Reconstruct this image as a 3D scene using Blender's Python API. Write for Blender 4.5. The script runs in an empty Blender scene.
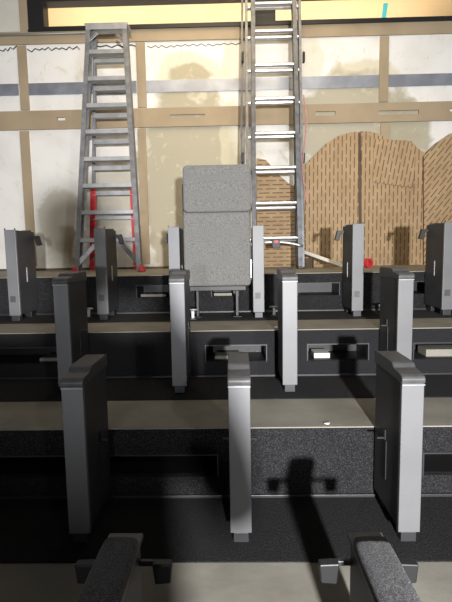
import bpy, bmesh, math, random
from mathutils import Vector, Matrix
random.seed(7)
S = bpy.context.scene
C = S.collection
E = 1.50                                   # eye height in the scene
F = 452.0
# ------------------------------------------------------------------ camera
PITCH, YAW, ROLL = math.radians(6.06), math.radians(1.15), math.radians(0.95)
fwd = Vector((-math.sin(YAW)*math.cos(PITCH), math.cos(YAW)*math.cos(PITCH), -math.sin(PITCH)))
r0 = Vector((math.cos(YAW), math.sin(YAW), 0))
u0 = r0.cross(fwd)
rgt = r0*math.cos(ROLL) - u0*math.sin(ROLL)
upv = u0*math.cos(ROLL) + r0*math.sin(ROLL)
EYE = Vector((0, 0, E))
def P(x, y, Y):
    """photo pixel seen at plan distance Y -> point in the room"""
    d = fwd + rgt*((x-226)/F) - upv*((y-301)/F)
    return EYE + d*(Y/d.y)
def X(x, y, Y): return P(x, y, Y).x
def Z(x, y, Y): return P(x, y, Y).z
cam = bpy.data.cameras.new('camera'); camo = bpy.data.objects.new('camera', cam); C.objects.link(camo)
cam.sensor_fit = 'VERTICAL'; cam.sensor_height = 36.0; cam.lens = F/602*36.0
cam.clip_start = 0.02
m = Matrix((rgt, upv, -fwd)).transposed().to_4x4(); m.translation = EYE
camo.matrix_world = m
S.camera = camo
S.view_settings.view_transform = 'Standard'; S.view_settings.look = 'None'
S.view_settings.exposure = 0; S.view_settings.gamma = 1; S.view_settings.use_curve_mapping = False

# ------------------------------------------------------------------ materials
def mat(name, col, rough=.5, metal=0., col2=None, scale=8., detail=4., lo=.35, hi=.65, bump=0., bscale=None, stretch=(1,1,1), sheen=0, emit=None):
    M = bpy.data.materials.new(name); M.use_nodes = True
    nt = M.node_tree; N = nt.nodes; L = nt.links
    b = N['Principled BSDF']
    b.inputs['Base Color'].default_value = (*col, 1); b.inputs['Roughness'].default_value = rough
    b.inputs['Metallic'].default_value = metal
    if sheen: b.inputs['Sheen Weight'].default_value = sheen
    tc = N.new('ShaderNodeTexCoord'); mp = N.new('ShaderNodeMapping'); mp.inputs['Scale'].default_value = stretch
    L.new(tc.outputs['Object'], mp.inputs['Vector'])
    if col2 is not None:
        n = N.new('ShaderNodeTexNoise'); n.inputs['Scale'].default_value = scale; n.inputs['Detail'].default_value = detail
        L.new(mp.outputs[0], n.inputs['Vector'])
        r = N.new('ShaderNodeValToRGB'); r.color_ramp.elements[0].position = lo; r.color_ramp.elements[1].position = hi
        r.color_ramp.elements[0].color = (*col, 1); r.color_ramp.elements[1].color = (*col2, 1)
        L.new(n.outputs['Fac'], r.inputs['Fac']); L.new(r.outputs['Color'], b.inputs['Base Color'])
    if bump:
        n2 = N.new('ShaderNodeTexNoise'); n2.inputs['Scale'].default_value = bscale or scale; n2.inputs['Detail'].default_value = 3
        L.new(mp.outputs[0], n2.inputs['Vector'])
        bp = N.new('ShaderNodeBump'); bp.inputs['Strength'].default_value = bump; bp.inputs['Distance'].default_value = .01
        L.new(n2.outputs['Fac'], bp.inputs['Height']); L.new(bp.outputs[0], b.inputs['Normal'])
    return M
M = {}
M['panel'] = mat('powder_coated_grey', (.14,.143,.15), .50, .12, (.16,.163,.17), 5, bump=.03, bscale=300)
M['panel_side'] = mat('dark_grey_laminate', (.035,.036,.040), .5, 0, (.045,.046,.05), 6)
M['cap'] = mat('moulded_grey_plastic', (.055,.055,.058), .42, 0, (.075,.075,.078), 60, bump=.15, bscale=500)
M['black'] = mat('black_paint', (.012,.012,.013), .5)
M['dark_steel'] = mat('dark_steel', (.05,.05,.055), .45, .4)
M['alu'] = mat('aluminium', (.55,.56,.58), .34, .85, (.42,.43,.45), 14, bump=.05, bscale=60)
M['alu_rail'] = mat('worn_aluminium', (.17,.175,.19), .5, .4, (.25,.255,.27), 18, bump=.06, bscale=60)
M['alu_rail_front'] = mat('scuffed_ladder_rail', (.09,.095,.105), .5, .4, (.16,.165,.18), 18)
M['alu_dull'] = mat('dull_aluminium', (.33,.34,.35), .5, .6, (.42,.43,.45), 12)
M['alu_dark'] = mat('dark_aluminium', (.10,.105,.115), .45, .5, (.16,.165,.175), 12)
M['red'] = mat('red_fibreglass', (.55,.03,.04), .45)
M['pink'] = mat('faded_red_rope', (.55,.28,.30), .8, 0, (.35,.16,.18), 90)
M['carpet'] = mat('black_speckled_carpet', (.004,.004,.005), .95, 0, (.062,.062,.070), 270, 2, .46, .76, bump=1., bscale=260)
M['carpet_flat'] = mat('black_floor_carpet', (.005,.005,.006), .95, 0, (.045,.045,.052), 190, 2, .5, .8, bump=1., bscale=240)
M['tread'] = mat('bare_step_board', (.29,.275,.235), .7, 0, (.21,.195,.165), 5, 6, .35, .7, bump=.08, bscale=30)
M['plywood'] = mat('plywood', (.45,.34,.20), .7, 0, (.36,.26,.15), 6, stretch=(1,1,8))
M['wood'] = mat('painted_timber', (.36,.285,.19), .72, 0, (.30,.235,.155), 3.5, 6, .35, .7, bump=.05, bscale=40)
M['steel_band'] = mat('galvanised_band', (.50,.54,.62), .36, .65, (.36,.38,.44), 5, 5, .35, .65)
M['fabric'] = mat('grey_woven_fabric', (.115,.115,.110), .95, 0, (.215,.215,.205), 190, 2, .35, .65, bump=.4, bscale=300, sheen=.2)
M['pad'] = mat('charcoal_woven_fabric', (.03,.031,.035), .9, 0, (.17,.17,.18), 330, 1, .42, .7, bump=.6, bscale=600, sheen=.2)
M['white'] = mat('white_plastic', (.75,.74,.70), .5)
M['tape'] = mat('turquoise_tape', (.10,.62,.66), .5)
M['booth'] = mat('cream_ceiling', (.85,.70,.48), .8, 0, (.80,.64,.42), 1.5)
M['glue'] = mat('black_sealant', (.012,.011,.010), .35)
M['pipe'] = mat('grey_conduit', (.27,.26,.24), .5, .4)
M['dark_wood'] = mat('dark_brown_board', (.10,.07,.045), .7, 0, (.07,.05,.03), 8)
M['offcut'] = mat('brown_offcut', (.33,.22,.12), .75, 0, (.26,.17,.09), 8, stretch=(1,6,6))

# plaster: white skim, yellow adhesive residue, and the person's shadow painted in olive
def plaster():
    Mt = bpy.data.materials.new('plasterboard_residue_and_shade'); Mt.use_nodes = True
    nt = Mt.node_tree; N = nt.nodes; L = nt.links; b = N['Principled BSDF']; b.inputs['Roughness'].default_value = .75
    tc = N.new('ShaderNodeTexCoord')
    def noise(sc, det, lo, hi, dist=0):
        n = N.new('ShaderNodeTexNoise'); n.inputs['Scale'].default_value = sc; n.inputs['Detail'].default_value = det
        n.inputs['Distortion'].default_value = dist
        L.new(tc.outputs['Object'], n.inputs['Vector'])
        r = N.new('ShaderNodeMapRange'); r.inputs[1].default_value = lo; r.inputs[2].default_value = hi
        L.new(n.outputs['Fac'], r.inputs[0]); return r.outputs[0]
    def mix(a, bb, f):
        mx = N.new('ShaderNodeMix'); mx.data_type = 'RGBA'
        for s, v in ((mx.inputs[6], a), (mx.inputs[7], bb)):
            if isinstance(v, tuple): s.default_value = (*v, 1)
            else: L.new(v, s)
        L.new(f, mx.inputs[0]); return mx.outputs[2]
    # patches of adhesive and painted-in shadow: soft-edged ellipses in wall coordinates, broken up by noise
    def blob(cx, cz, rx, rz, amt):
        sx = N.new('ShaderNodeSeparateXYZ'); L.new(tc.outputs['Object'], sx.inputs[0])
        def m2(op, a, v):
            k = N.new('ShaderNodeMath'); k.operation = op
            if hasattr(a, 'links'): L.new(a, k.inputs[0])
            else: k.inputs[0].default_value = a
            if hasattr(v, 'links'): L.new(v, k.inputs[1])
            else: k.inputs[1].default_value = v
            return k.outputs[0]
        dx = m2('DIVIDE', m2('SUBTRACT', sx.outputs[0], cx), rx); dz = m2('DIVIDE', m2('SUBTRACT', sx.outputs[2], cz), rz)
        d = m2('SQRT', m2('ADD', m2('MULTIPLY', dx, dx), m2('MULTIPLY', dz, dz)), 0)
        d = m2('ADD', d, m2('MULTIPLY', m2('SUBTRACT', nb, .5), .5))
        mr = N.new('ShaderNodeMapRange'); mr.inputs[1].default_value = 1.08; mr.inputs[2].default_value = .86
        mr.inputs[3].default_value = 0; mr.inputs[4].default_value = amt
        L.new(d, mr.inputs[0]); return mr.outputs[0]
    nb = noise(6, 4, .2, .8, .4)
    base = mix((.76,.75,.73), (.66,.645,.61), noise(3, 8, .45, .75))
    col = base
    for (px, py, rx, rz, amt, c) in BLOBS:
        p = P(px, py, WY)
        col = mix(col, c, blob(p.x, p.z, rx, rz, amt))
    col = mix(col, (.58,.53,.38), noise(9, 8, .60, .80, 1.2))
    L.new(col, b.inputs['Base Color'])
    n = N.new('ShaderNodeTexNoise'); n.inputs['Scale'].default_value = 25; L.new(tc.outputs['Object'], n.inputs['Vector'])
    bp = N.new('ShaderNodeBump'); bp.inputs['Strength'].default_value = .12; bp.inputs['Distance'].default_value = .01
    L.new(n.outputs['Fac'], bp.inputs['Height']); L.new(bp.outputs[0], b.inputs['Normal'])
    return Mt
WY = 4.70
ol = (.37,.34,.25); dk = (.34,.30,.20); lt = (.60,.56,.41)  # olive tones carry the person's head-and-body shadow as well as glue stains
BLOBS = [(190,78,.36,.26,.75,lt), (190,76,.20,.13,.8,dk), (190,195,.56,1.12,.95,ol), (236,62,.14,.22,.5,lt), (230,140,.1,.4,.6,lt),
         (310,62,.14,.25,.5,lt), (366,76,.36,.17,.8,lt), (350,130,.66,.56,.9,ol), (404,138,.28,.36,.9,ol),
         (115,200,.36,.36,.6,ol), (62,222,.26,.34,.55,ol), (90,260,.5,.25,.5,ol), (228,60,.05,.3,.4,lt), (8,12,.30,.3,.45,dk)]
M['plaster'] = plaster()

# slotted acoustic board: rows of routed dashes running along local z (or x)
def slotted(name, horizontal=False, ang=0.):
    Mt = bpy.data.materials.new(name); Mt.use_nodes = True
    nt = Mt.node_tree; N = nt.nodes; L = nt.links; b = N['Principled BSDF']; b.inputs['Roughness'].default_value = .7
    tc = N.new('ShaderNodeTexCoord'); mp = N.new('ShaderNodeMapping')
    # brick texture lives in xy: bring wall x/z there with long side along the dashes
    mp.inputs['Rotation'].default_value = (math.radians(90), 0, math.radians(0 if horizontal else 90)+ang)
    L.new(tc.outputs['Object'], mp.inputs['Vector'])
    br = N.new('ShaderNodeTexBrick'); br.inputs['Scale'].default_value = 1
    br.inputs['Brick Width'].default_value = .135; br.inputs['Row Height'].default_value = .040
    br.inputs['Mortar Size'].default_value = .0150; br.inputs['Mortar Smooth'].default_value = 0
    br.offset = .5
    br.inputs['Color1'].default_value = (0,0,0,1); br.inputs['Color2'].default_value = (0,0,0,1); br.inputs['Mortar'].default_value = (1,1,1,1)
    L.new(mp.outputs[0], br.inputs['Vector'])
    n = N.new('ShaderNodeTexNoise'); n.inputs['Scale'].default_value = 6; n.inputs['Detail'].default_value = 5
    L.new(tc.outputs['Object'], n.inputs['Vector'])
    r = N.new('ShaderNodeValToRGB'); r.color_ramp.elements[0].color = (.33,.225,.12,1); r.color_ramp.elements[1].color = (.41,.285,.16,1)
    r.color_ramp.elements[0].position = .35; r.color_ramp.elements[1].position = .65
    L.new(n.outputs['Fac'], r.inputs['Fac'])
    mx = N.new('ShaderNodeMix'); mx.data_type = 'RGBA'
    mx.inputs[6].default_value = (.14,.088,.045,1)        # inside of the routed slot
    L.new(r.outputs[0], mx.inputs[7]); L.new(br.outputs['Color'], mx.inputs[0])
    L.new(mx.outputs[2], b.inputs['Base Color'])
    bp = N.new('ShaderNodeBump'); bp.inputs['Strength'].default_value = .3; bp.inputs['Distance'].default_value = .006
    L.new(br.outputs['Color'], bp.inputs['Height']); L.new(bp.outputs[0], b.inputs['Normal'])
    return Mt
M['slot_v'] = slotted('slotted_board_upright'); M['slot_h'] = slotted('slotted_board_level', True)
M['slot_a'] = slotted('slotted_board_slanting', False, math.radians(-10)); M['slot_d'] = slotted('slotted_board_diagonal', False, math.radians(-38))
def glass():
    Mt = bpy.data.materials.new('window_glass'); Mt.use_nodes = True
    b = Mt.node_tree.nodes['Principled BSDF']
    b.inputs['Base Color'].default_value = (1,1,1,1); b.inputs['Roughness'].default_value = 0
    b.inputs['IOR'].default_value = 1.05; b.inputs['Transmission Weight'].default_value = 1
    return Mt
M['glass'] = glass()

# ------------------------------------------------------------------ mesh helpers
def link(name, bm, m, parent=None, bevel=0., smooth=False, seg=2, loc=None):
    bmesh.ops.recalc_face_normals(bm, faces=bm.faces)
    me = bpy.data.meshes.new(name); bm.to_mesh(me); bm.free()
    me.materials.append(M[m])
    o = bpy.data.objects.new(name, me); C.objects.link(o)
    if parent: o.parent = parent
    if loc: o.location = loc
    if bevel:
        md = o.modifiers.new('bevel', 'BEVEL'); md.width = bevel; md.segments = seg; md.limit_method = 'ANGLE'; md.angle_limit = math.radians(35)
    if smooth:
        for p in me.polygons: p.use_smooth = True
    return o
def B(): return bmesh.new()
def box(bm, x0, x1, y0, y1, z0, z1):
    v = [bm.verts.new(c) for c in ((x0,y0,z0),(x1,y0,z0),(x1,y1,z0),(x0,y1,z0),(x0,y0,z1),(x1,y0,z1),(x1,y1,z1),(x0,y1,z1))]
    for f in ((0,1,2,3),(7,6,5,4),(0,4,5,1),(1,5,6,2),(2,6,7,3),(3,7,4,0)): bm.faces.new([v[i] for i in f])
    return bm
def prism(bm, pts, axis, a, b):
    """extrude polygon pts along axis ('x': pts are (y,z); 'y': pts are (x,z); 'z': (x,y))"""
    def mk(p, t): return {'x': (t,p[0],p[1]), 'y': (p[0],t,p[1]), 'z': (p[0],p[1],t)}[axis]
    A = [bm.verts.new(mk(p, a)) for p in pts]; D = [bm.verts.new(mk(p, b)) for p in pts]
    n = len(pts)
    bm.faces.new(A); bm.faces.new(D[::-1])
    for i in range(n): bm.faces.new([A[i], D[i], D[(i+1)%n], A[(i+1)%n]])
    return bm
def beam(bm, p, q, wx, wy, side=Vector((1,0,0))):
    """rectangular bar from p to q, wx along side, wy across"""
    p, q = Vector(p), Vector(q); d = (q-p).normalized()
    s = (side - d*side.dot(d)).normalized(); t = d.cross(s)
    vs = []
    for c in (p, q):
        for a, b in ((-1,-1),(1,-1),(1,1),(-1,1)): vs.append(bm.verts.new(c + s*a*wx/2 + t*b*wy/2))
    for f in ((0,1,2,3),(7,6,5,4),(0,4,5,1),(1,5,6,2),(2,6,7,3),(3,7,4,0)): bm.faces.new([vs[i] for i in f])
    return bm
def channel(bm, p, q, w, d, t, open_dir):
    """C-section rail from p to q: web of depth d, flanges of width w pointing to open_dir (+1/-1 in x)"""
    p, q = Vector(p), Vector(q); a = (q-p).normalized()
    s = Vector((1,0,0)); s = (s - a*s.dot(a)).normalized()*open_dir; f = a.cross(s)
    prof = [(0,-d/2),(w,-d/2),(w,-d/2+t),(t,-d/2+t),(t,d/2-t),(w,d/2-t),(w,d/2),(0,d/2)]
    A = [bm.verts.new(p + s*x + f*y) for x, y in prof]; D = [bm.verts.new(q + s*x + f*y) for x, y in prof]
    n = len(prof); bm.faces.new(A); bm.faces.new(D[::-1])
    for i in range(n): bm.faces.new([A[i], D[i], D[(i+1)%n], A[(i+1)%n]])
    return bm
def tube(bm, pts, r, n=8, cap=True):
    pts = [Vector(p) for p in pts]; rings = []
    for i, p in enumerate(pts):
        d = (pts[min(i+1, len(pts)-1)] - pts[max(i-1, 0)]).normalized()
        ref = Vector((0,0,1)) if abs(d.z) < .9 else Vector((1,0,0))
        a = d.cross(ref).normalized(); b = d.cross(a)
        rings.append([bm.verts.new(p + (a*math.cos(2*math.pi*k/n) + b*math.sin(2*math.pi*k/n))*r) for k in range(n)])
    for i in range(len(rings)-1):
        for k in range(n): bm.faces.new([rings[i][k], rings[i][(k+1)%n], rings[i+1][(k+1)%n], rings[i+1][k]])
    if cap: bm.faces.new(rings[0][::-1]); bm.faces.new(rings[-1])
    return bm
def slab_holes(bm, x0, x1, z0, z1, y0, y1, holes):
    """solid slab in the xz plane with rectangular through holes (hx0,hx1,hz0,hz1)"""
    cl = lambda v, a, b: max(a, min(b, v))
    hs = [(cl(h[0],x0,x1), cl(h[1],x0,x1), cl(h[2],z0,z1), cl(h[3],z0,z1)) for h in holes]
    xs = sorted({x0, x1, *[h[0] for h in hs], *[h[1] for h in hs]}); zs = sorted({z0, z1, *[h[2] for h in hs], *[h[3] for h in hs]})
    nx, nz = len(xs)-1, len(zs)-1
    def solid(i, k):
        if not (0 <= i < nx and 0 <= k < nz): return False
        cx, cz = (xs[i]+xs[i+1])/2, (zs[k]+zs[k+1])/2
        return not any(h[0] < cx < h[1] and h[2] < cz < h[3] for h in hs)
    V = {}
    def v(i, j, k):
        if (i,j,k) not in V: V[i,j,k] = bm.verts.new((xs[i], (y0,y1)[j], zs[k]))
        return V[i,j,k]
    for i in range(nx):
        for k in range(nz):
            if not solid(i, k): continue
            bm.faces.new([v(i,0,k), v(i+1,0,k), v(i+1,0,k+1), v(i,0,k+1)]); bm.faces.new([v(i,1,k+1), v(i+1,1,k+1), v(i+1,1,k), v(i,1,k)])
            if not solid(i-1,k): bm.faces.new([v(i,0,k), v(i,0,k+1), v(i,1,k+1), v(i,1,k)])
            if not solid(i+1,k): bm.faces.new([v(i+1,0,k+1), v(i+1,0,k), v(i+1,1,k), v(i+1,1,k+1)])
            if not solid(i,k-1): bm.faces.new([v(i,0,k), v(i,1,k), v(i+1,1,k), v(i+1,0,k)])
            if not solid(i,k+1): bm.faces.new([v(i,0,k+1), v(i+1,0,k+1), v(i+1,1,k+1), v(i,1,k+1)])
    return bm
def struct(o): o['kind'] = 'structure'; return o
def tag(o, label, cat, group=None):
    o['label'] = label; o['category'] = cat
    if group: o['group'] = group
    return o
def empty(name, loc, rz=0):
    o = bpy.data.objects.new(name, None); C.objects.link(o); o.location = loc; o.rotation_euler = (0,0,rz); o.empty_display_size = .05
    return o

# ------------------------------------------------------------------ stepped floor
D, H = .735, .28
TZ = [.15,.428,.696,.993,1.27,1.55,1.83]
def tz(k): return E - TZ[k]            # top surface of tread k (0 = platform by the wall)
def ry(k): return 3.22 - D*k               # riser under the front edge of tread k
XL, XR = -3.6, 3.6
def px_x(x, y, Y): return X(x, y, Y)
# vents in each riser: (x0, x1, top y, bottom y) in photo pixels at the riser's distance
VENTS = {0: [(-75,-20,296,309), (137,169,292,305), (212,238,291,303), (298,339,290,303), (410,470,287,299)],
         1: [(-60,60,355,370), (206,266,351,367), (308,368,349,365), (414,480,347,363)],
         2: [(-40,70,463,487), (100,217,461,486), (424,520,457,481)],
         3: [], 4: []}
for k in range(5):
    y = ry(k); zt = tz(k); zb = tz(k+1)
    holes = []
    for a, b, t, u in VENTS[k]:
        cx = X((a+b)/2, (t+u)/2, y)
        zc = zb + (.16 if k == 0 else .135); hh = .042 if k == 0 else .045
        holes.append((X(a, t, y), X(b, t, y), zc-hh, zc+hh))
    o = link('riser', slab_holes(B(), XL, XR, zb-.0, zt-.005, y, y+.03, holes), 'carpet'); struct(o)
    for h in holes:                                                      # duct box behind every opening, open to the front
        bm = B(); e = .012
        x0, x1, z0, z1 = h; ya, yb = y+.03, y+.24
        box(bm, x0-e, x1+e, ya, yb, z0-e, z0); box(bm, x0-e, x1+e, ya, yb, z1, z1+e)
        box(bm, x0-e, x0, ya, yb, z0, z1); box(bm, x1, x1+e, ya, yb, z0, z1); box(bm, x0-e, x1+e, yb, yb+e, z0-e, z1+e)
        struct(link('riser_duct', bm, 'black'))
        bm = B(); fr = .006
        box(bm, x0-fr, x1+fr, y-.003, y+.001, z1, z1+fr); box(bm, x0-fr, x0, y-.003, y+.001, z0, z1); box(bm, x1, x1+fr, y-.003, y+.001, z0, z1)
        struct(link('trim_vent', bm, 'dark_steel' if k else 'black'))
    # bare board strip along the front of the tread, with a plain nosing
    y_in = y + (.345 if k else (WY-y))
    ytop = y_in if k else WY
    bm = B(); box(bm, XL, XR, y-.002, ytop, zt-.0045, zt); struct(link('floor', bm, 'tread'))
    if k:
        bm = B(); box(bm, XL, XR, y_in, ry(k-1), zt-.0045, zt+.004); struct(link('floor_carpet', bm, 'carpet_flat'))
        bm = B(); box(bm, XL, XR, ry(k-1)-.012, ry(k-1), zt+.004, zt+.016); struct(link('trim_riser_foot', bm, 'dark_steel', bevel=.002))
    # floor slab under
    bm = B(); box(bm, XL, XR, y+.28, y+.31, tz(5)-.3, zt-.021); struct(link('riser_backing', bm, 'black'))
bm = B(); box(bm, XL, XR, -3.2, ry(4), tz(5)-.05, tz(5)); struct(link('floor', bm, 'carpet_flat'))

# beige block and debris seen inside the ducts
def duct_bit(px0, px1, py0, py1, k, dy, label, m='tread', name='board_offcut'):
    y = ry(k)+dy; p, q = P(px0, py1, y), P(px1, py0, y)
    zb = tz(k+1) + ((.16-.042) if k == 0 else .09)
    bm = B(); box(bm, 0, q.x-p.x, 0, .12, 0, max(.02, q.z-zb)); tag(link(name, bm, m, bevel=.003, loc=(p.x, y, zb)), label, 'offcut')
duct_bit(141,166,297,306,0,.06,'beige board offcut inside the riser opening left of the upright grey chair')
duct_bit(214,232,294,303,0,.06,'beige board offcut inside the riser opening under the upright grey chair')
duct_bit(-72,3,299,309,0,.06,'beige board offcut inside the riser opening at far left') if False else None
duct_bit(215,240,356,364,1,.06,'pale board offcut in the vent opening behind the middle near divider')
duct_bit(314,330,353,364,1,.06,'white crumpled board scrap in the vent opening right of centre', 'white', 'board_scrap')
duct_bit(426,470,349,358,1,.06,'pale board offcut in the vent opening at the right edge of the photo')
duct_bit(40,59,360,369,1,.06,'pale board offcut in the vent opening left of the second-row divider')

# ------------------------------------------------------------------ back wall, battens, window
W0, W1 = -4.2, 4.2
ztop = E+3.3
p = P(28, 29, WY)                                     # lower left outer corner of the window frame
wx0 = X(29, 20, WY); wz0 = Z(226, 27, WY); wz1 = Z(226, -2, WY); wx1 = W1-.3
wz1o = wz1 + .07
bm = slab_holes(B(), W0, W1, tz(0)-.4, ztop, WY, WY+.12, [(wx0, wx1, wz0, wz1o)])
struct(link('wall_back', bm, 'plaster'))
# window frame
fw = .075
def zline(py): return Z(226, py, WY)
mul = X(265, 10, WY)
holes = [(wx0+fw*2.1, mul-.10, wz0+.035, wz1+.0), (mul+.10, wx1-fw, wz0+.035, wz1+.0)]
win = struct(link('window_1', slab_holes(B(), wx0, wx1, wz0, wz1o, WY-.03, WY+.10, holes), 'black', bevel=.004))
bm = B(); box(bm, wx0+fw, wx1-.02, WY+.045, WY+.05, wz0+.02, wz1o-.01); struct(link('window_pane', bm, 'glass', win))
bm = B(); box(bm, wx0-.0, wx1, WY-.045, WY-.03, wz0-.012, wz0+.004); struct(link('window_sill', bm, 'black', win))
# booth behind the window
bz = wz0-.6
bm = B(); box(bm, W0, W1, WY+.12, WY+3.2, E+2.98, E+3.02); struct(link('ceiling_booth', bm, 'booth'))
bm = B(); box(bm, W0, W1, WY+3.2, WY+3.25, bz, E+3.0); struct(link('wall_booth', bm, 'booth'))
bm = B(); box(bm, W0, W1, WY+.12, WY+3.2, bz-.05, bz); struct(link('floor_booth', bm, 'dark_wood'))
# timber framing on the wall
def batten(x0, x1, ya, yb, t, name='wall_batten', holes=(), m='wood', xa=None):
    """x limits and y limits are photo pixels (at the middle of the frame for y)"""
    za, zb_ = Z(226, yb, WY), Z(226, ya, WY)
    if not isinstance(x0, float): x0 = X(x0, (ya+yb)/2, WY)
    if not isinstance(x1, float): x1 = X(x1, (ya+yb)/2, WY)
    hs = [(X(h[0], h[2], WY), X(h[1], h[2], WY), Z((h[0]+h[1])/2, h[3], WY), Z((h[0]+h[1])/2, h[2], WY)) for h in holes]
    return struct(link(name, slab_holes(B(), x0, x1, za, zb_, WY-t, WY, hs), m, bevel=.002))
batten(W0+0., W1+0., 27, 40, .020)                                             # rail below the window
batten(W0+0., W1+0., 107, 126, .024, holes=[(58,66,118,121), (170,205,115,118), (315,335,112,116), (378,418,111,115), (449,470,109,112)])
batten(18, 27, -60, 28, .018)                                                   # stud left of the window
batten(19, 28, 41, 106, .018); batten(24, 33, 127, 263, .018)
batten(137, 146, 41, 106, .018); batten(140, 148, 127, 263, .018)
batten(379, 388, 41, 106, .018); batten(379, 388, 127, 263, .018)
bm = B(); box(bm, W0, W1, WY-.03, WY-.0185, Z(226,91.5,WY), Z(226,79.5,WY))
for xa in ((19,28), (137,146), (379,388)): pass
struct(link('trim_1', slab_holes(B(), W0, W1, Z(226,91,WY), Z(226,79,WY), WY-.012, WY, [(X(a,85,WY)-.004, X(b,85,WY)+.004, 0, 9) for a, b in ((19,28),(137,146),(379,388))]), 'steel_band'))
bm = B(); box(bm, W0, W1, WY-.016, WY, tz(0), tz(0)+.022); struct(link('baseboard_back', bm, 'dark_wood'))
# conduit under the window
bm = B(); a, b = P(-60, 35, WY-.03), P(86, 33.5, WY-.03); tube(bm, [(a.x, WY-.045, b.z), (b.x+.3, WY-.045, b.z)], .011, 10)
tag(link('conduit_pipe', bm, 'pipe', smooth=True), 'thin grey conduit pipe running along the wall below the window, behind the stepladder top', 'pipe')
# wavy sealant beads left on the plaster
def bead(x0, x1, y0, y1, amp, label, r=.0055, n=14):
    pts = []
    for i in range(n+1):
        t = i/n; x = x0+(x1-x0)*t + random.uniform(-1, 1); y = y0+(y1-y0)*t + (amp if i % 2 else -amp)*random.uniform(.3, 1.2)
        q = P(x, y, WY-.004); pts.append(q)
    tag(link('sealant_bead', tube(B(), pts, r, 6), 'glue', smooth=True), label, 'sealant', 'black sealant beads on the plaster')
bead(0, 17, 51, 48, 2.2, 'short black wavy sealant bead on the plaster at the far left edge', n=6)
bead(28, 80, 50, 48, 1.8, 'long black wavy sealant bead on the plaster between the left stud and the stepladder', n=15)
bead(93, 137, 46, 46, 1.4, 'black sealant bead on the plaster seen through the top of the stepladder', n=7)
bead(147, 240, 47, 43.5, 1.2, 'thin broken black sealant bead on the plaster above the dark metal band in the centre', n=24, r=.0032)

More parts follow.
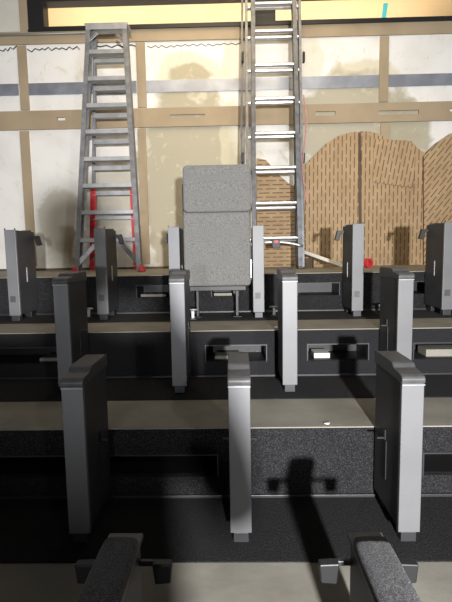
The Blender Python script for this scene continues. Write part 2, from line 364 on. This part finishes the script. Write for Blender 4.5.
# ------------------------------------------------------------------ seat dividers (standards)
PW, PD, PH = .073, .284, .56
def cap_profile():
    # (y, z) from front to back, z above the panel top
    return [(-.004,-.012), (-.006,.004), (0,.012), (.012,.017), (.075,.022), (.088,.034), (.10,.038), (.26,.040), (.286,.034), (.290,-.012)]
def make_divider(kind, bracket=0, dull=False):
    """kind: 'capped' (rows 1 and 2), 'bare' (row 3), 'padded' (row 0). origin: front centre on the tread"""
    t = empty('seat_divider', (0,0,0))
    z0, z1 = .04, .04+PH-(.03 if kind == 'capped' else 0)
    w = PW/2
    bm = B(); box(bm, -w, w, 0, .02, z0, z1); link('front_face', bm, 'panel', t, bevel=.0025)
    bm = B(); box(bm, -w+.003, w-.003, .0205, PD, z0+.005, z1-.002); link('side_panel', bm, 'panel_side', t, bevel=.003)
    bm = B(); box(bm, -.026, .026, .004, .05, 0.004, z0-.0005); link('foot', bm, 'dark_steel', t, bevel=.002)
    bm = B(); box(bm, -.020, .020, .20, PD-.02, 0.004, z0+.0045); link('rear_foot', bm, 'black', t, bevel=.002)
    for s in (-1, 1):
        x = s*(w-.003)
        bm = B(); zc = z0+PH*.47
        if kind == 'bare':
            box(bm, min(x, x+s*.003), max(x, x+s*.003), .13, .145, zc-.05, zc+.05); link('slot_plate', bm, 'alu_dull', t, bevel=.001)
        else:
            box(bm, min(x, x+s*.002), max(x, x+s*.002), .145, .150, zc-.15, zc-.01)
            box(bm, min(x, x+s*.002), max(x, x+s*.002), .145, .22, zc-.01, zc-.004); link('slot_plate', bm, 'dark_steel', t)
            bm = B(); box(bm, min(x, x+s*.030), max(x, x+s*.030), .16, .168, zc+.0, zc+.006); box(bm, min(x, x+s*.004), max(x, x+s*.004), .155, .175, zc-.002, zc+.035); link('hinge_pin', bm, 'black', t)
    if kind == 'capped':
        bm = B(); prism(bm, [(y, z+z1) for y, z in cap_profile()], 'x', -w-.002, w+.002); link('armrest_cap', bm, 'cap', t, bevel=.004, seg=3)
        bm = B(); box(bm, -w-.001, w+.001, -.0055, -.0005, z1-.018, z1-.0135); link('cap_trim', bm, 'alu_dull', t, bevel=.001)
    if kind == 'bare':
        for x in (-w+.004, w-.004): link('top_tab', box(B(), x-.003, x+.003, .001, .008, z1+.0005, z1+.010), 'dark_steel', t)
        link('top_lip', box(B(), -w+.004, w-.004, PD-.05, PD-.045, z1-.0015, z1+.008), 'dark_steel', t)
        bm = B(); box(bm, -.023, .012, -.002, -.0005, z0+.09, z0+.13); link('label_plate', bm, 'cap', t)
    if bracket:
        s = bracket; bm = B(); x = s*(w-.003)
        prism(bm, [(x, z1-.030), (x+s*.03, z1-.032), (x+s*.045, z1-.03), (x+s*.062, z1-.095), (x+s*.032, z1-.10), (x+s*.022, z1-.055), (x, z1-.05)], 'y', PD-.045, PD-.01)
        link('arm_bracket', bm, 'black', t, bevel=.002)
    if kind == 'padded':
        bm = B(); box(bm, -w-.004, w+.004, .0, PD+.004, z1+.0005, z1+.012); link('top_plate', bm, 'panel', t, bevel=.002)
        # upholstered pad: rounded loaf, sagging forwards
        bm = B(); rows = 12; ring = []
        for i in range(rows+1):
            u = i/rows; y = -.05 + .29*u
            sc = 1 - .05*(abs(2*u-1))**10
            pr = []
            for a in range(13):
                th = math.pi*a/12; cx = math.cos(th); cz = math.sin(th)
                px = (abs(cx)**.45)*(1 if cx >= 0 else -1)*(w+.004)*sc; pz = (cz**.5 if cz > 0 else 0)*.022*sc
                pr.append(bm.verts.new((px, y, z1+.0125+pz)))
            ring.append(pr)
        for i in range(rows):
            for a in range(12): bm.faces.new([ring[i][a], ring[i][a+1], ring[i+1][a+1], ring[i+1][a]])
            bm.faces.new([ring[i][12], ring[i][0], ring[i+1][0], ring[i+1][12]])
        bm.faces.new(ring[0]); bm.faces.new(ring[-1][::-1])
        link('armrest_pad', bm, 'pad', t, smooth=True)
        for s in (-1, 1):
            x = s*(w-.003); bm = B()
            box(bm, min(x, x+s*.045), max(x, x+s*.045), .262, .274, z1-.055, z1-.043); link('arm_bracket', bm, 'dark_steel', t, bevel=.002)
            bm = B(); x2 = x+s*.045
            prism(bm, [(x2-s*.012, z1-.038), (x2+s*.034, z1-.040), (x2+s*.03, z1-.085), (x2-s*.006, z1-.088)], 'y', .245, .268)
            link('bracket_plate', bm, 'black', t, bevel=.003)
    return t
def copy_tree(o, parent=None):
    c = o.copy(); C.objects.link(c)
    if parent: c.parent = parent
    for ch in list(o.children): copy_tree(ch, c)
    return c
protos = {}
def place(kind, bracket, px, py, yf, k, label, group, rz=0, lift=0):
    key = (kind, bracket)
    if key not in protos: protos[key] = o = make_divider(kind, bracket)
    else: o = copy_tree(protos[key])
    o.location = (X(px, py, yf + (.25 if kind == 'padded' else 0)), yf, tz(k) + lift); o.rotation_euler = (0,0,rz)
    tag(o, label, 'seat divider', group)
    return o
Y1, Y2, Y3, Y0 = ry(2)-PD-.013, ry(1)-PD-.013, ry(0)-PD-.013, ry(3)-PD-.013
g1, g2, g3, g0 = 'capped dividers in the nearest full row', 'capped dividers in the second row', 'bare dividers in the row below the platform', 'padded armrest dividers at the bottom edge'
place('capped', 0, 75, 450, Y1, 3, 'large dim grey seat divider with dark cap, in the nearest full row at left', g1)
place('capped', 0, 240, 450, Y1, 3, 'large grey seat divider seen head-on, in the nearest full row at centre', g1)
place('capped', 0, 411.5, 450, Y1, 3, 'large pale-fronted seat divider with black side, in the nearest full row at right', g1)
place('capped', 0, 62.5, 330, Y2, 2, 'mid-size grey seat divider in the second row, leftmost of its row', g2)
place('capped', 0, 178, 330, Y2, 2, 'mid-size grey seat divider in the second row, below the left side of the upright chair', g2)
place('capped', 0, 290, 330, Y2, 2, 'mid-size pale seat divider in the second row, below the tall extension ladder', g2)
place('capped', 0, 405, 330, Y2, 2, 'mid-size pale seat divider in the second row, directly behind the large one at right', g2)
place('bare', 1, 12, 270, Y3, 1, 'capless dark grey seat divider with black hooked bracket, below the platform at the far left', g3)
place('bare', 1, 101, 270, Y3, 1, 'capless grey seat divider standing in front of the stepladder', g3)
place('bare', -1, 174.5, 270, Y3, 1, 'capless grey seat divider attached at the left side of the upright chair', g3)
place('bare', 0, 258.5, 270, Y3, 1, 'capless grey seat divider at the right side of the upright chair, below the extension ladder', g3)
place('bare', -1, 358, 270, Y3, 1, 'capless bright-fronted seat divider with hooked bracket, before the slotted boards', g3)
place('bare', -1, 449, 270, Y3, 1, 'capless bright seat divider with black side, cut by the right edge of the photo', g3)
place('padded', 0, 122.5, 545, Y0, 4, 'divider with charcoal fabric armrest pad at the bottom edge, left of centre', g0)
place('padded', 0, 369, 541, Y0, 4, 'divider with charcoal fabric armrest pad at the bottom edge, right of centre', g0)

# seat mounting rods and clamps below the platform
def clamp(px, py, yf, k, label):
    t = empty('mounting_bracket', (X(px, py, yf), yf, tz(k)+.004))
    bm = B(); box(bm, -.022, .022, -.02, .02, 0, .006); link('base_plate', bm, 'dark_steel', t, bevel=.001)
    bm = B(); box(bm, -.010, .010, -.010, .010, .0065, .055); link('post', bm, 'alu_dull', t, bevel=.002)
    bm = B(); tube(bm, [(-.03,0,.042+.02), (.03,0,.042+.02)], .0065, 10); link('bolt', bm, 'alu_dull', t, smooth=True)
    tag(t, label, 'bracket', 'small steel mounting brackets on the treads')
clamp(89, 313, 3.05, 1, 'small steel mounting bracket on the step, left of the divider before the stepladder')
clamp(193, 316, 2.9, 1, 'small steel mounting bracket on the step below the left corner of the upright chair')
clamp(274, 314, 3.0, 1, 'small steel mounting bracket on the step right of the divider at the upright chair')
clamp(383, 314, 3.0, 1, 'small steel mounting bracket on the step between the two right bright dividers')

# ------------------------------------------------------------------ the one mounted chair
ch = empty('auditorium_chair', (0, 0, tz(1)+.004))
def cushion(x0, x1, z0, z1, y0, y1, parent, name, r=.02, lean=0.):
    """soft upholstered slab with rounded corners"""
    pts = []
    n = 6
    for cx, cz, a0 in ((x1-r, z1-r, 0), (x0+r, z1-r, 90), (x0+r, z0+r, 180), (x1-r, z0+r, 270)):
        for i in range(n+1):
            a = math.radians(a0+90*i/n); pts.append((cx+r*math.cos(a), cz+r*math.sin(a)))
    bm = prism(B(), pts, 'y', y0, y1)
    for v in bm.verts: v.co.y += lean*(v.co.z-z0)
    return link(name, bm, 'fabric', parent, bevel=.014, seg=4, smooth=False)
yc = Y3+.03
zb = tz(1)+.004
zlo, zmid, zhi = Z(217,286,yc)-zb, Z(217,212,yc)-zb, Z(217,165,yc+.05)-zb
xl, xr_ = X(183.5,250,yc), X(250.5,250,yc)
cushion(xl, xr_, zlo, zmid, yc, yc+.09, ch, 'seat', .022, .03)
cushion(xl+.003, xr_+.008, zmid+.003, zhi, yc+.015, yc+.095, ch, 'backrest', .03, .05)
bm = B(); box(bm, xl-.012, xr_+.004, yc+.115, yc+.135, zlo+.02, zmid+.2); link('back_shell', bm, 'cap', ch, bevel=.006)
bm = B(); box(bm, xl+.03, xr_-.03, yc+.03, yc+.13, zlo-.035, zlo-.002); link('hinge_bar', bm, 'black', ch, bevel=.004)
for x in (xl+.07, xr_-.10):
    bm = B(); box(bm, x, x+.018, yc+.06, yc+.09, 0.0, zlo-.036); box(bm, x-.02, x+.04, yc+.02, yc+.12, 0, .006); link('leg', bm, 'black', ch, bevel=.002)
bm = B(); box(bm, xr_+.0005, xr_+.007, yc+.02, yc+.06, zlo+.05, zlo+.17); link('side_lever', bm, 'alu', ch, bevel=.002)
bm = B(); box(bm, xr_+.0005, xr_+.010, yc+.065, yc+.105, zlo+.03, zlo+.26); link('side_arm', bm, 'cap', ch, bevel=.003)
tag(ch, 'upright grey woven fabric chair with folded seat, the only upholstered chair, mounted before the wall', 'chair')

# ------------------------------------------------------------------ stepladder (left)
sl = empty('stepladder', (X(108,268,4.25), 4.25, tz(0)))
inv = Vector(sl.location)
def L(px, py, Y): return P(px, py, Y) - inv
yT, yF, yR = 4.22, 3.93, 4.56
def front_pt(u, side):            # u = 0 top .. 1 foot
    t = L(*((87.5, 27, yT) if side < 0 else (127.5, 27, yT))); f = L(*((75.5, 266, yF) if side < 0 else (142, 266, yF))); f.z = .012
    return t.lerp(f, u)
def rear_pt(u, side):
    t = front_pt(0, side) + Vector((-side*.03, .09, 0)); f = L(*((91, 262, yR) if side < 0 else (138, 262, yR))); f.z = .012
    return t.lerp(f, u)
for s in (-1, 1):
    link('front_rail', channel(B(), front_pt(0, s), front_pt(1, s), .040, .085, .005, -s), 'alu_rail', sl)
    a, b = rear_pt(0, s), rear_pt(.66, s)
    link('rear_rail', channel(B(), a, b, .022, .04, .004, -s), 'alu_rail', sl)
    link('rear_lower_rail', beam(B(), rear_pt(.64, s)+Vector((-s*.014,0,0)), rear_pt(.985, s)+Vector((-s*.014,0,0)), .055, .045), 'red', sl, bevel=.003)
    f = front_pt(1, s); bm = B(); prism(bm, [(f.x-.028, 0), (f.x+.028, 0), (f.x+.024, .03), (f.x+.012, .055), (f.x-.012, .055), (f.x-.024, .03)], 'y', f.y-.045, f.y+.045); link('foot', bm, 'red', sl, bevel=.006)
    f = rear_pt(1, s); bm = B(); box(bm, f.x-.03-s*.014, f.x+.022-s*.014, f.y-.03, f.y+.03, 0, .035); link('rear_foot', bm, 'red', sl, bevel=.005)
    # corner braces under bottom step
    zs = front_pt(.905, s); e = Vector((0, -.0, 0))
    q0 = front_pt(.975, s) + Vector((-s*.012, -.02, 0)); q1 = front_pt(.895, s) + Vector((-s*.16, -.01, 0))
    link('corner_brace', beam(B(), q0, q1, .010, .042, Vector((0,1,0))), 'alu', sl, bevel=.002)
    q0 = rear_pt(.96, s) + Vector((-s*.03, -.02, 0)); q1 = rear_pt(.87, s) + Vector((-s*.17, -.02, 0))
    link('corner_brace', beam(B(), q0, q1, .010, .036, Vector((0,1,0))), 'alu', sl, bevel=.002)
    # top gussets
    q0 = front_pt(.075, s) + Vector((-s*.01, -.035, 0)); q1 = front_pt(.035, s) + Vector((-s*.10, -.035, 0))
    link('top_gusset', beam(B(), q0, q1, .006, .022, Vector((0,1,0))), 'alu', sl, bevel=.001)
tops = [53, 79.5, 106, 132, 159, 185.5, 212, 239.5]
for yy in tops:
    u = (yy-27)/(266-27)
    # perspective-correct: find u whose projection hits yy
    for _ in range(12):
        w_ = inv + (front_pt(u,-1)+front_pt(u,1))/2 - EYE; py = 301 - F*w_.dot(upv)/w_.dot(fwd); u += (yy-py)/240
    a, b = front_pt(u, -1), front_pt(u, 1)
    bm = B(); box(bm, a.x+.004, b.x-.004, a.y-.040, a.y+.045, a.z-.022, a.z+.012)
    link('step', bm, 'alu_dull', sl, bevel=.0015)
    a, b = rear_pt(u, -1), rear_pt(u, 1)
    bm = B(); box(bm, a.x+.004, b.x-.004, a.y-.02, a.y+.03, a.z-.030, a.z+.012); link('rear_step', bm, 'alu_dull', sl, bevel=.0015)
a, b = front_pt(0, -1), front_pt(0, 1)
bm = B(); box(bm, a.x-.012, b.x+.012, a.y-.05, a.y+.12, a.z-.01, a.z+.010); box(bm, a.x-.004, b.x+.004, a.y-.052, a.y-.046, a.z-.045, a.z-.01); link('top_cap', bm, 'alu_dull', sl, bevel=.004)
tag(sl, 'aluminium stepladder with red feet and red lower rear rails, open against the wall at left', 'ladder')

# ------------------------------------------------------------------ extension ladder (centre)
el = empty('extension_ladder', (X(275,268,4.15), 4.15, tz(0)))
inv2 = Vector(el.location)
def L2(px, py, Y): return P(px, py, Y) - inv2
def section(xl0, xl1, xr0, xr1, yb_, yt_, py0, py1, rail, rungs, rungmat, w, dpt, part, z_end=None):
    """rails from the bottom (xl0/xr0 at py0, depth yb_) to the top (xl1/xr1 at py1, depth yt_)"""
    A, Bq = L2(xl0, py0, yb_), L2(xl1, py1, yt_); Cc, Dd = L2(xr0, py0, yb_), L2(xr1, py1, yt_)
    if z_end is not None: A.z = Cc.z = z_end
    link(part+'_rail', channel(B(), A, Bq, w, dpt, .005, 1), rail, el, bevel=.001); link(part+'_rail', channel(B(), Cc, Dd, w, dpt, .005, -1), rail, el, bevel=.001)
    for yy in rungs:
        u = (yy-py0)/(py1-py0)
        for _ in range(12):
            w_ = inv2 + (A.lerp(Bq, u)+Cc.lerp(Dd, u))/2 - EYE; py = 301 - F*w_.dot(upv)/w_.dot(fwd); u -= (yy-py)/abs(py0-py1)
        a, b = A.lerp(Bq, u), Cc.lerp(Dd, u)
        bm = B(); r = .021
        prof = [(math.cos(t)*r, math.sin(t)*r) for t in [math.radians(q) for q in (-150,-120,-90,-60,-30,0)]] + [(r,.006),(.010,.012),(-.010,.012),(-r,.006),(-r,0)]
        prism(bm, [(a.y+p_[0], a.z+p_[1]) for p_ in prof], 'x', a.x+.004, b.x-.004)
        link(part+'_rung', bm, rungmat, el, bevel=.001)
TOP = -60
# fly section in front
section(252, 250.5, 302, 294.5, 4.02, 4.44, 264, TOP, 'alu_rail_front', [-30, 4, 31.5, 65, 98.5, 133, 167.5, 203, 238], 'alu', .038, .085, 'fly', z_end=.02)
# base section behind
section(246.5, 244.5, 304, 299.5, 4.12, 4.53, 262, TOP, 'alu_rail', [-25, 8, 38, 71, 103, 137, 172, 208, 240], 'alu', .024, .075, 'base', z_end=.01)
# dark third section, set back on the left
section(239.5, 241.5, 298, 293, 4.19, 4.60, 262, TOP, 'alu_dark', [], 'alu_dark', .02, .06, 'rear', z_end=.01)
# feet
for px in (253.5, 301):
    q = L2(px, 264, 4.02); bm = B(); box(bm, q.x-(0 if px < 280 else .03), q.x+(.03 if px < 280 else 0), q.y-.04, q.y+.04, 0, .03); link('rubber_foot', bm, 'black', el, bevel=.004)
# rung locks
for yy in (57, 158):
    for px, s in ((242.5, -1), (303.5, 1)):
        q = L2(px, yy, 4.38 if yy < 100 else 4.27); bm = B(); prism(bm, [(q.y-.02, q.z-.04), (q.y+.02, q.z-.05), (q.y+.025, q.z+.03), (q.y, q.z+.05), (q.y-.02, q.z+.03)], 'x', q.x-.008, q.x+.012); link('rung_lock', bm, 'black', el, bevel=.003)
# stabiliser bar low between the rails
a, b = L2(262, 243, 3.97), L2(303, 246, 3.97)
pts = [a + (b-a)*(i/10) + Vector((0, 0, .018*math.sin(math.pi*i/10))) for i in range(11)]
link('curved_brace', tube(B(), pts, .012, 8), 'alu', el, smooth=True)
q = L2(276, 243, 3.95); bm = B(); box(bm, q.x-.035, q.x+.035, q.y-.02, q.y+.015, q.z-.045, q.z+.03); link('latch_box', bm, 'black', el, bevel=.004)
bm = B(); box(bm, q.x-.018, q.x+.018, q.y-.024, q.y-.0205, q.z+.0, q.z+.022); link('latch_button', bm, 'red', el, bevel=.001)
tag(el, 'tall aluminium extension ladder with several sections leaning on the wall, reaching above the window', 'ladder')
# rope hanging beside the right rail
bm = B(); pts = []
for i in range(22):
    t = i/21; q = P(303.5+2.2*math.sin(t*7)+t*2, 95+t*110, 4.26-t*.12); pts.append(q)
tag(link('rope', tube(bm, pts, .006, 7), 'pink', smooth=True), 'faded red pull rope hanging down the right rail of the extension ladder', 'rope')
# small timber stool-like support behind ladder foot
# ------------------------------------------------------------------ slotted boards
def board(pix, Yp, th, m, label, top_y=None, lean=0., name='slotted_board', group='slotted wooden boards'):
    p0 = [P(x, y, Yp) for x, y in pix]
    zmin = tz(0)
    ox = sum(q.x for q in p0)/len(p0)
    pts = [(q.x-ox, max(0.0, q.z-zmin)) for q in p0]
    bm = prism(B(), pts, 'y', 0, th)
    for v in bm.verts: v.co.y += lean*v.co.z
    o = link(name, bm, m, bevel=.0015); o.location = (ox, Yp, zmin)
    tag(o, label, 'board', group); return o
board([(257,270),(257,158),(266,160),(280,176),(292,186),(300,182),(312,168),(312,270)], 4.62, .014, 'slot_h', 'brown board with level slots standing behind the foot of the extension ladder')
board([(306,270),(303,166),(312,158),(327,143),(340,135),(350,132.5),(358.2,131.5),(358.8,270)], 4.585, .014, 'slot_v', 'brown slotted board with curved upper left corner, left of the dark vertical gap')
board([(362,270),(361,131),(370,131.5),(380,134),(386,139),(404,141),(411,141),(420,150),(429,157),(440,150),(440,270)], 4.60, .014, 'slot_v', 'wide brown slotted board right of the dark vertical gap')
board([(374,139),(408,140.5),(416,146),(413,187.5),(373,182)], 4.5862, .014, 'slot_a', 'small tilted slotted board fixed over the front of the wide slotted board')
board([(424,270),(424,156),(437,143),(452,133),(480,122),(500,122),(500,270)], 4.545, .014, 'slot_d', 'brown board with diagonal slots rising to the right edge of the photo')
# small tilted board must be carried: keep it touching the wide one
q0, q1 = P(357, 132.5, 4.617), P(363, 132.5, 4.617)
tag(link('gap_shade_strip', box(B(), 0, q1.x-q0.x, 0, .01, 0, q0.z-tz(0)), 'dark_wood', loc=(q0.x, 4.617, tz(0))), 'added dark strip standing in for shade in the gap between two tall slotted boards', 'strip')  # added strip, not a real part: paints the gap between the boards dark
# ------------------------------------------------------------------ things lying on the platform
def lying(name, x0, y0, Ya, x1, y1, Yb, w, h, m, label, cat, up=0.):
    a, b = P(x0, y0, Ya), P(x1, y1, Yb); a.z = tz(0)+up+h/2; b.z = tz(0)+h/2+.0
    mid = (a+b)/2
    bm = beam(B(), a-mid, b-mid, w, h, Vector((0,1,0)))
    o = link(name, bm, m, bevel=.003); o.location = mid; tag(o, label, cat); return o
o = lying('metal_bar', 304, 248, 4.25, 347, 262, 3.75, .06, .03, 'white', 'long bare aluminium bar propped at an angle on the platform right of the extension ladder', 'bar', up=.13)
lying('timber_offcut', 312, 258, 4.36, 345, 265, 4.28, .07, .03, 'offcut', 'brown timber offcut lying behind the aluminium bar on the platform', 'timber')
lying('timber_offcut', 306, 262, 4.20, 313, 262, 4.17, .05, .088, 'dark_wood', 'short dark timber block propping up the left end of the aluminium bar', 'timber')
# red tape ring
c = P(368, 262, 4.0); bm = B(); R1, R2 = .042, .026
ringv = []
for i in range(28):
    a = 2*math.pi*i/28; ringv.append([bm.verts.new((r*math.cos(a), y, r*math.sin(a))) for r, y in ((R1,-.02),(R1,.02),(R2,.02),(R2,-.02))])
for i in range(28):
    for k in range(4): bm.faces.new([ringv[i][k], ringv[i][(k+1)%4], ringv[(i+1)%28][(k+1)%4], ringv[(i+1)%28][k]])
o = link('tape_roll', bm, 'red', loc=(c.x, 4.0, tz(0)+R1)); o.rotation_euler = (0,0,.5); tag(o, 'red tape roll standing on the platform beside the bright divider', 'tape')
# turquoise tape on the booth glass
q = P(385, 11, WY+.04); bm = B(); prism(bm, [(-.032,-.075),(.012,-.075),(.03,.075),(-.014,.075)], 'y', 0, .001); o = link('tape_strip', bm, 'tape', loc=(q.x, WY+.0435, q.z))
tag(o, 'short turquoise tape strip stuck on the window glass at right', 'tape')
# dropped scraps
def scrap(px, py, k, label, s=.012):
    # on tread k
    d = P(px, py, 1) - EYE; t = (tz(k)-E)/d.z; q = EYE + d*t
    bm = B(); prism(bm, [(-s,-s*.5),(s*.2,-s),(s,.0),(s*.4,s*.9),(-s*.6,s*.6)], 'z', 0, .002)
    for v in bm.verts: v.co.z += .3*abs(v.co.x)
    o = link('paper_scrap', bm, 'white', loc=(q.x, q.y, tz(k)+(.0005)))
    tag(o, label, 'scrap')
scrap(327, 424, 2, 'tiny white paper scrap on the front edge of the step, right of centre')

# ------------------------------------------------------------------ the person taking the photograph
M['skin'] = mat('skin', (.50,.31,.22), .5); M['jacket'] = mat('dark_jacket', (.03,.035,.05), .85, 0, (.04,.045,.06), 40)
M['trousers'] = mat('dark_trousers', (.02,.022,.03), .9, 0, (.03,.03,.04), 60); M['hair'] = mat('dark_hair', (.02,.014,.01), .7)
per = empty('person', (0, -.42, tz(5)))
def skin(name, joints, edges, m, root=0, levels=2):
    me = bpy.data.meshes.new(name)
    names = list(joints); me.from_pydata([joints[n][0] for n in names], [(names.index(a), names.index(b)) for a, b in edges], [])
    o = bpy.data.objects.new(name, me); C.objects.link(o); o.parent = per
    o.modifiers.new('skin', 'SKIN'); 
    for i, n in enumerate(names):
        sv = me.skin_vertices[0].data[i]; rr = joints[n][1]; sv.radius = rr if isinstance(rr, tuple) else (rr, rr); sv.use_root = (i == root)
    sd = o.modifiers.new('sub', 'SUBSURF'); sd.levels = levels; sd.render_levels = levels
    o.modifiers['skin'].use_smooth_shade = True
    me.materials.append(M[m]); return o
J = {'pelvis': ((0,0,.90), (.12,.085)), 'waist': ((0,0,1.05), (.10,.075)), 'chest': ((0,.01,1.25), (.16,.11)), 'neck0': ((0,0,1.40), (.06,.06)),
     'neck1': ((0,.015,1.46), .05), 'jaw': ((0,.03,1.51), (.058,.07)), 'face': ((0,.02,1.58), (.075,.09)), 'crown': ((0,.01,1.645), (.062,.075))}
Eg = [('pelvis','waist'),('waist','chest'),('chest','neck0'),('neck0','neck1'),('neck1','jaw'),('jaw','face'),('face','crown')]
JJ, JT = {}, {}
for s_, n in ((-1,'l'), (1,'r')):
    hx = s_*.058 + .01
    J.update({n+'sh': ((s_*.19,0,1.37), .05), n+'el': ((s_*.235,.10,1.14), .038), n+'wr': ((hx+s_*.03,.345,1.43), .026), n+'palm': ((hx+s_*.012,.375,1.475), (.028,.016)),
              n+'hip': ((s_*.10,0,.84), .085), n+'kn': ((s_*.11,.02,.48), .055), n+'an': ((s_*.12,-.01,.09), .038), n+'toe': ((s_*.14,.14,.035), .03)})
    Eg += [('chest',n+'sh'),(n+'sh',n+'el'),(n+'el',n+'wr'),(n+'wr',n+'palm'),('pelvis',n+'hip'),(n+'hip',n+'kn'),(n+'kn',n+'an'),(n+'an',n+'toe')]
    for i in range(4):
        z = 1.462+.021*i; l = (.9, 1., .95, .8)[3-i]
        J[n+'f%da' % i] = ((hx-s_*.002,.392,z), .0085); J[n+'f%db' % i] = ((hx-s_*.016*l,.402,z+.004), .008); J[n+'f%dc' % i] = ((hx-s_*.034*l,.400,z+.006), .0075)
        Eg += [(n+'palm',n+'f%da' % i),(n+'f%da' % i,n+'f%db' % i),(n+'f%db' % i,n+'f%dc' % i)]
    J[n+'t0'] = ((hx-s_*.004,.372,1.49), .010); J[n+'t1'] = ((hx-s_*.024,.376,1.515), .009); Eg += [(n+'palm',n+'t0'),(n+'t0',n+'t1')]
skin('body', J, Eg, 'skin')
jk = {k_: (J[k_][0], v) for k_, v in {'pelvis': (.175,.135), 'waist': (.165,.13), 'chest': (.185,.135), 'neck0': (.075,.075), 'lsh': .068, 'rsh': .068, 'lel': .052, 'rel': .052}.items()}
for n in 'lr':
    a, b = Vector(J[n+'el'][0]), Vector(J[n+'wr'][0]); jk[n+'cuff'] = (tuple(a.lerp(b, .9)), .040)
jk['pelvis'] = ((0,0,.86), (.175,.14))
skin('jacket', jk, [('pelvis','waist'),('waist','chest'),('chest','neck0')]+[e for n in 'lr' for e in (('chest',n+'sh'),(n+'sh',n+'el'),(n+'el',n+'cuff'))], 'jacket')
tr = {'belt': ((0,0,.99), (.135,.11)), 'pelvis': ((0,0,.90), (.15,.12)), **{n+k_: ((J[n+k_][0][0], J[n+k_][0][1], z), v) for n in 'lr' for k_, z, v in (('hip',.80,.085),('kn',.48,.075),('an',.10,.062))}}
skin('trousers', tr, [('belt','pelvis')]+[e for n in 'lr' for e in (('pelvis',n+'hip'),(n+'hip',n+'kn'),(n+'kn',n+'an'))], 'trousers')
for s_ in (-1, 1): skin('shoe', {'h': ((s_*.12,-.045,.045), (.042,.045)), 'm': ((s_*.125,.05,.042), (.044,.042)), 't': ((s_*.145,.17,.032), (.038,.032))}, [('h','m'),('m','t')], 'black')
skin('hair', {'a': ((0,-.035,1.53), (.075,.06)), 'b': ((0,-.022,1.62), (.088,.088)), 'c': ((0,-.005,1.69), (.07,.08))}, [('a','b'),('b','c')], 'hair')
for s_ in (-1, 1):
    bm = B(); bmesh.ops.create_uvsphere(bm, u_segments=10, v_segments=8, radius=.011); link('eye', bm, 'white', per, smooth=True, loc=(s_*.03,.094,1.585))
    bm = B(); bmesh.ops.create_uvsphere(bm, u_segments=10, v_segments=8, radius=.03, matrix=Matrix.Diagonal((.35,.7,1,1))); link('ear', bm, 'skin', per, smooth=True, loc=(s_*.078,.015,1.575))
bm = B(); prism(bm, [(.09,1.585), (.128,1.548), (.09,1.54)], 'x', -.012, .012); link('nose', bm, 'skin', per, bevel=.004)
bm = B(); box(bm, -.022, .022, .085, .101, 1.515, 1.522); link('mouth', bm, 'red', per, bevel=.002)
tag(per, 'person in dark jacket standing behind the camera with both hands raised around a phone', 'person')
bm = B(); box(bm, -.037, .037, -.004, .004, -.075, .075); tag(link('phone', bm, 'black', bevel=.003, loc=(.01, -.022, E-.035)), 'black phone held upright in the hands of the person in the dark jacket', 'phone')

# ------------------------------------------------------------------ lights
def area(name, loc, target, size, power, col, spread=180, shape='SQUARE', sy=None):
    l = bpy.data.lights.new(name, 'AREA'); l.energy = power; l.color = col; l.size = size; l.spread = math.radians(spread)
    if sy: l.shape = 'RECTANGLE'; l.size_y = sy
    o = bpy.data.objects.new(name, l); C.objects.link(o); o.location = loc
    o.rotation_euler = (Vector(target)-Vector(loc)).to_track_quat('-Z', 'Y').to_euler(); return o
def spot(name, loc, target, power, col, ang, blend=.5, size=.06):
    l = bpy.data.lights.new(name, 'SPOT'); l.energy = power; l.color = col; l.spot_size = math.radians(ang); l.spot_blend = blend; l.shadow_soft_size = size
    o = bpy.data.objects.new(name, l); C.objects.link(o); o.location = loc
    o.rotation_euler = (Vector(target)-Vector(loc)).to_track_quat('-Z', 'Y').to_euler(); return o
spot('work_light', (.42, -1.75, E+.0), (.5, WY, E+1.0), 1450, (1,.985,.97), 110, .7, .05)
spot('work_light', (-.65, -1.75, E-.18), (-.1, WY, E+2.4), 190, (.97,.98,1), 75, .8, .06)
spot('work_light', (1.9, -2.2, E+1.7), (-.6, WY, E+1.3), 190, (1,.98,.95), 70, .8, .05)
area('house_light', (0, 3.4, E+3.0), (0, 5.0, E+.4), 2.0, 34, (1,.80,.52), spread=120)
area('booth_light', (0, WY+1.4, bz+.4), (0, WY+1.5, E+3), 5, 72, (1,.84,.62), sy=1.2)
W = bpy.data.worlds.new('world'); S.world = W; W.use_nodes = True
W.node_tree.nodes['Background'].inputs[0].default_value = (.9,.95,1,1); W.node_tree.nodes['Background'].inputs[1].default_value = .03
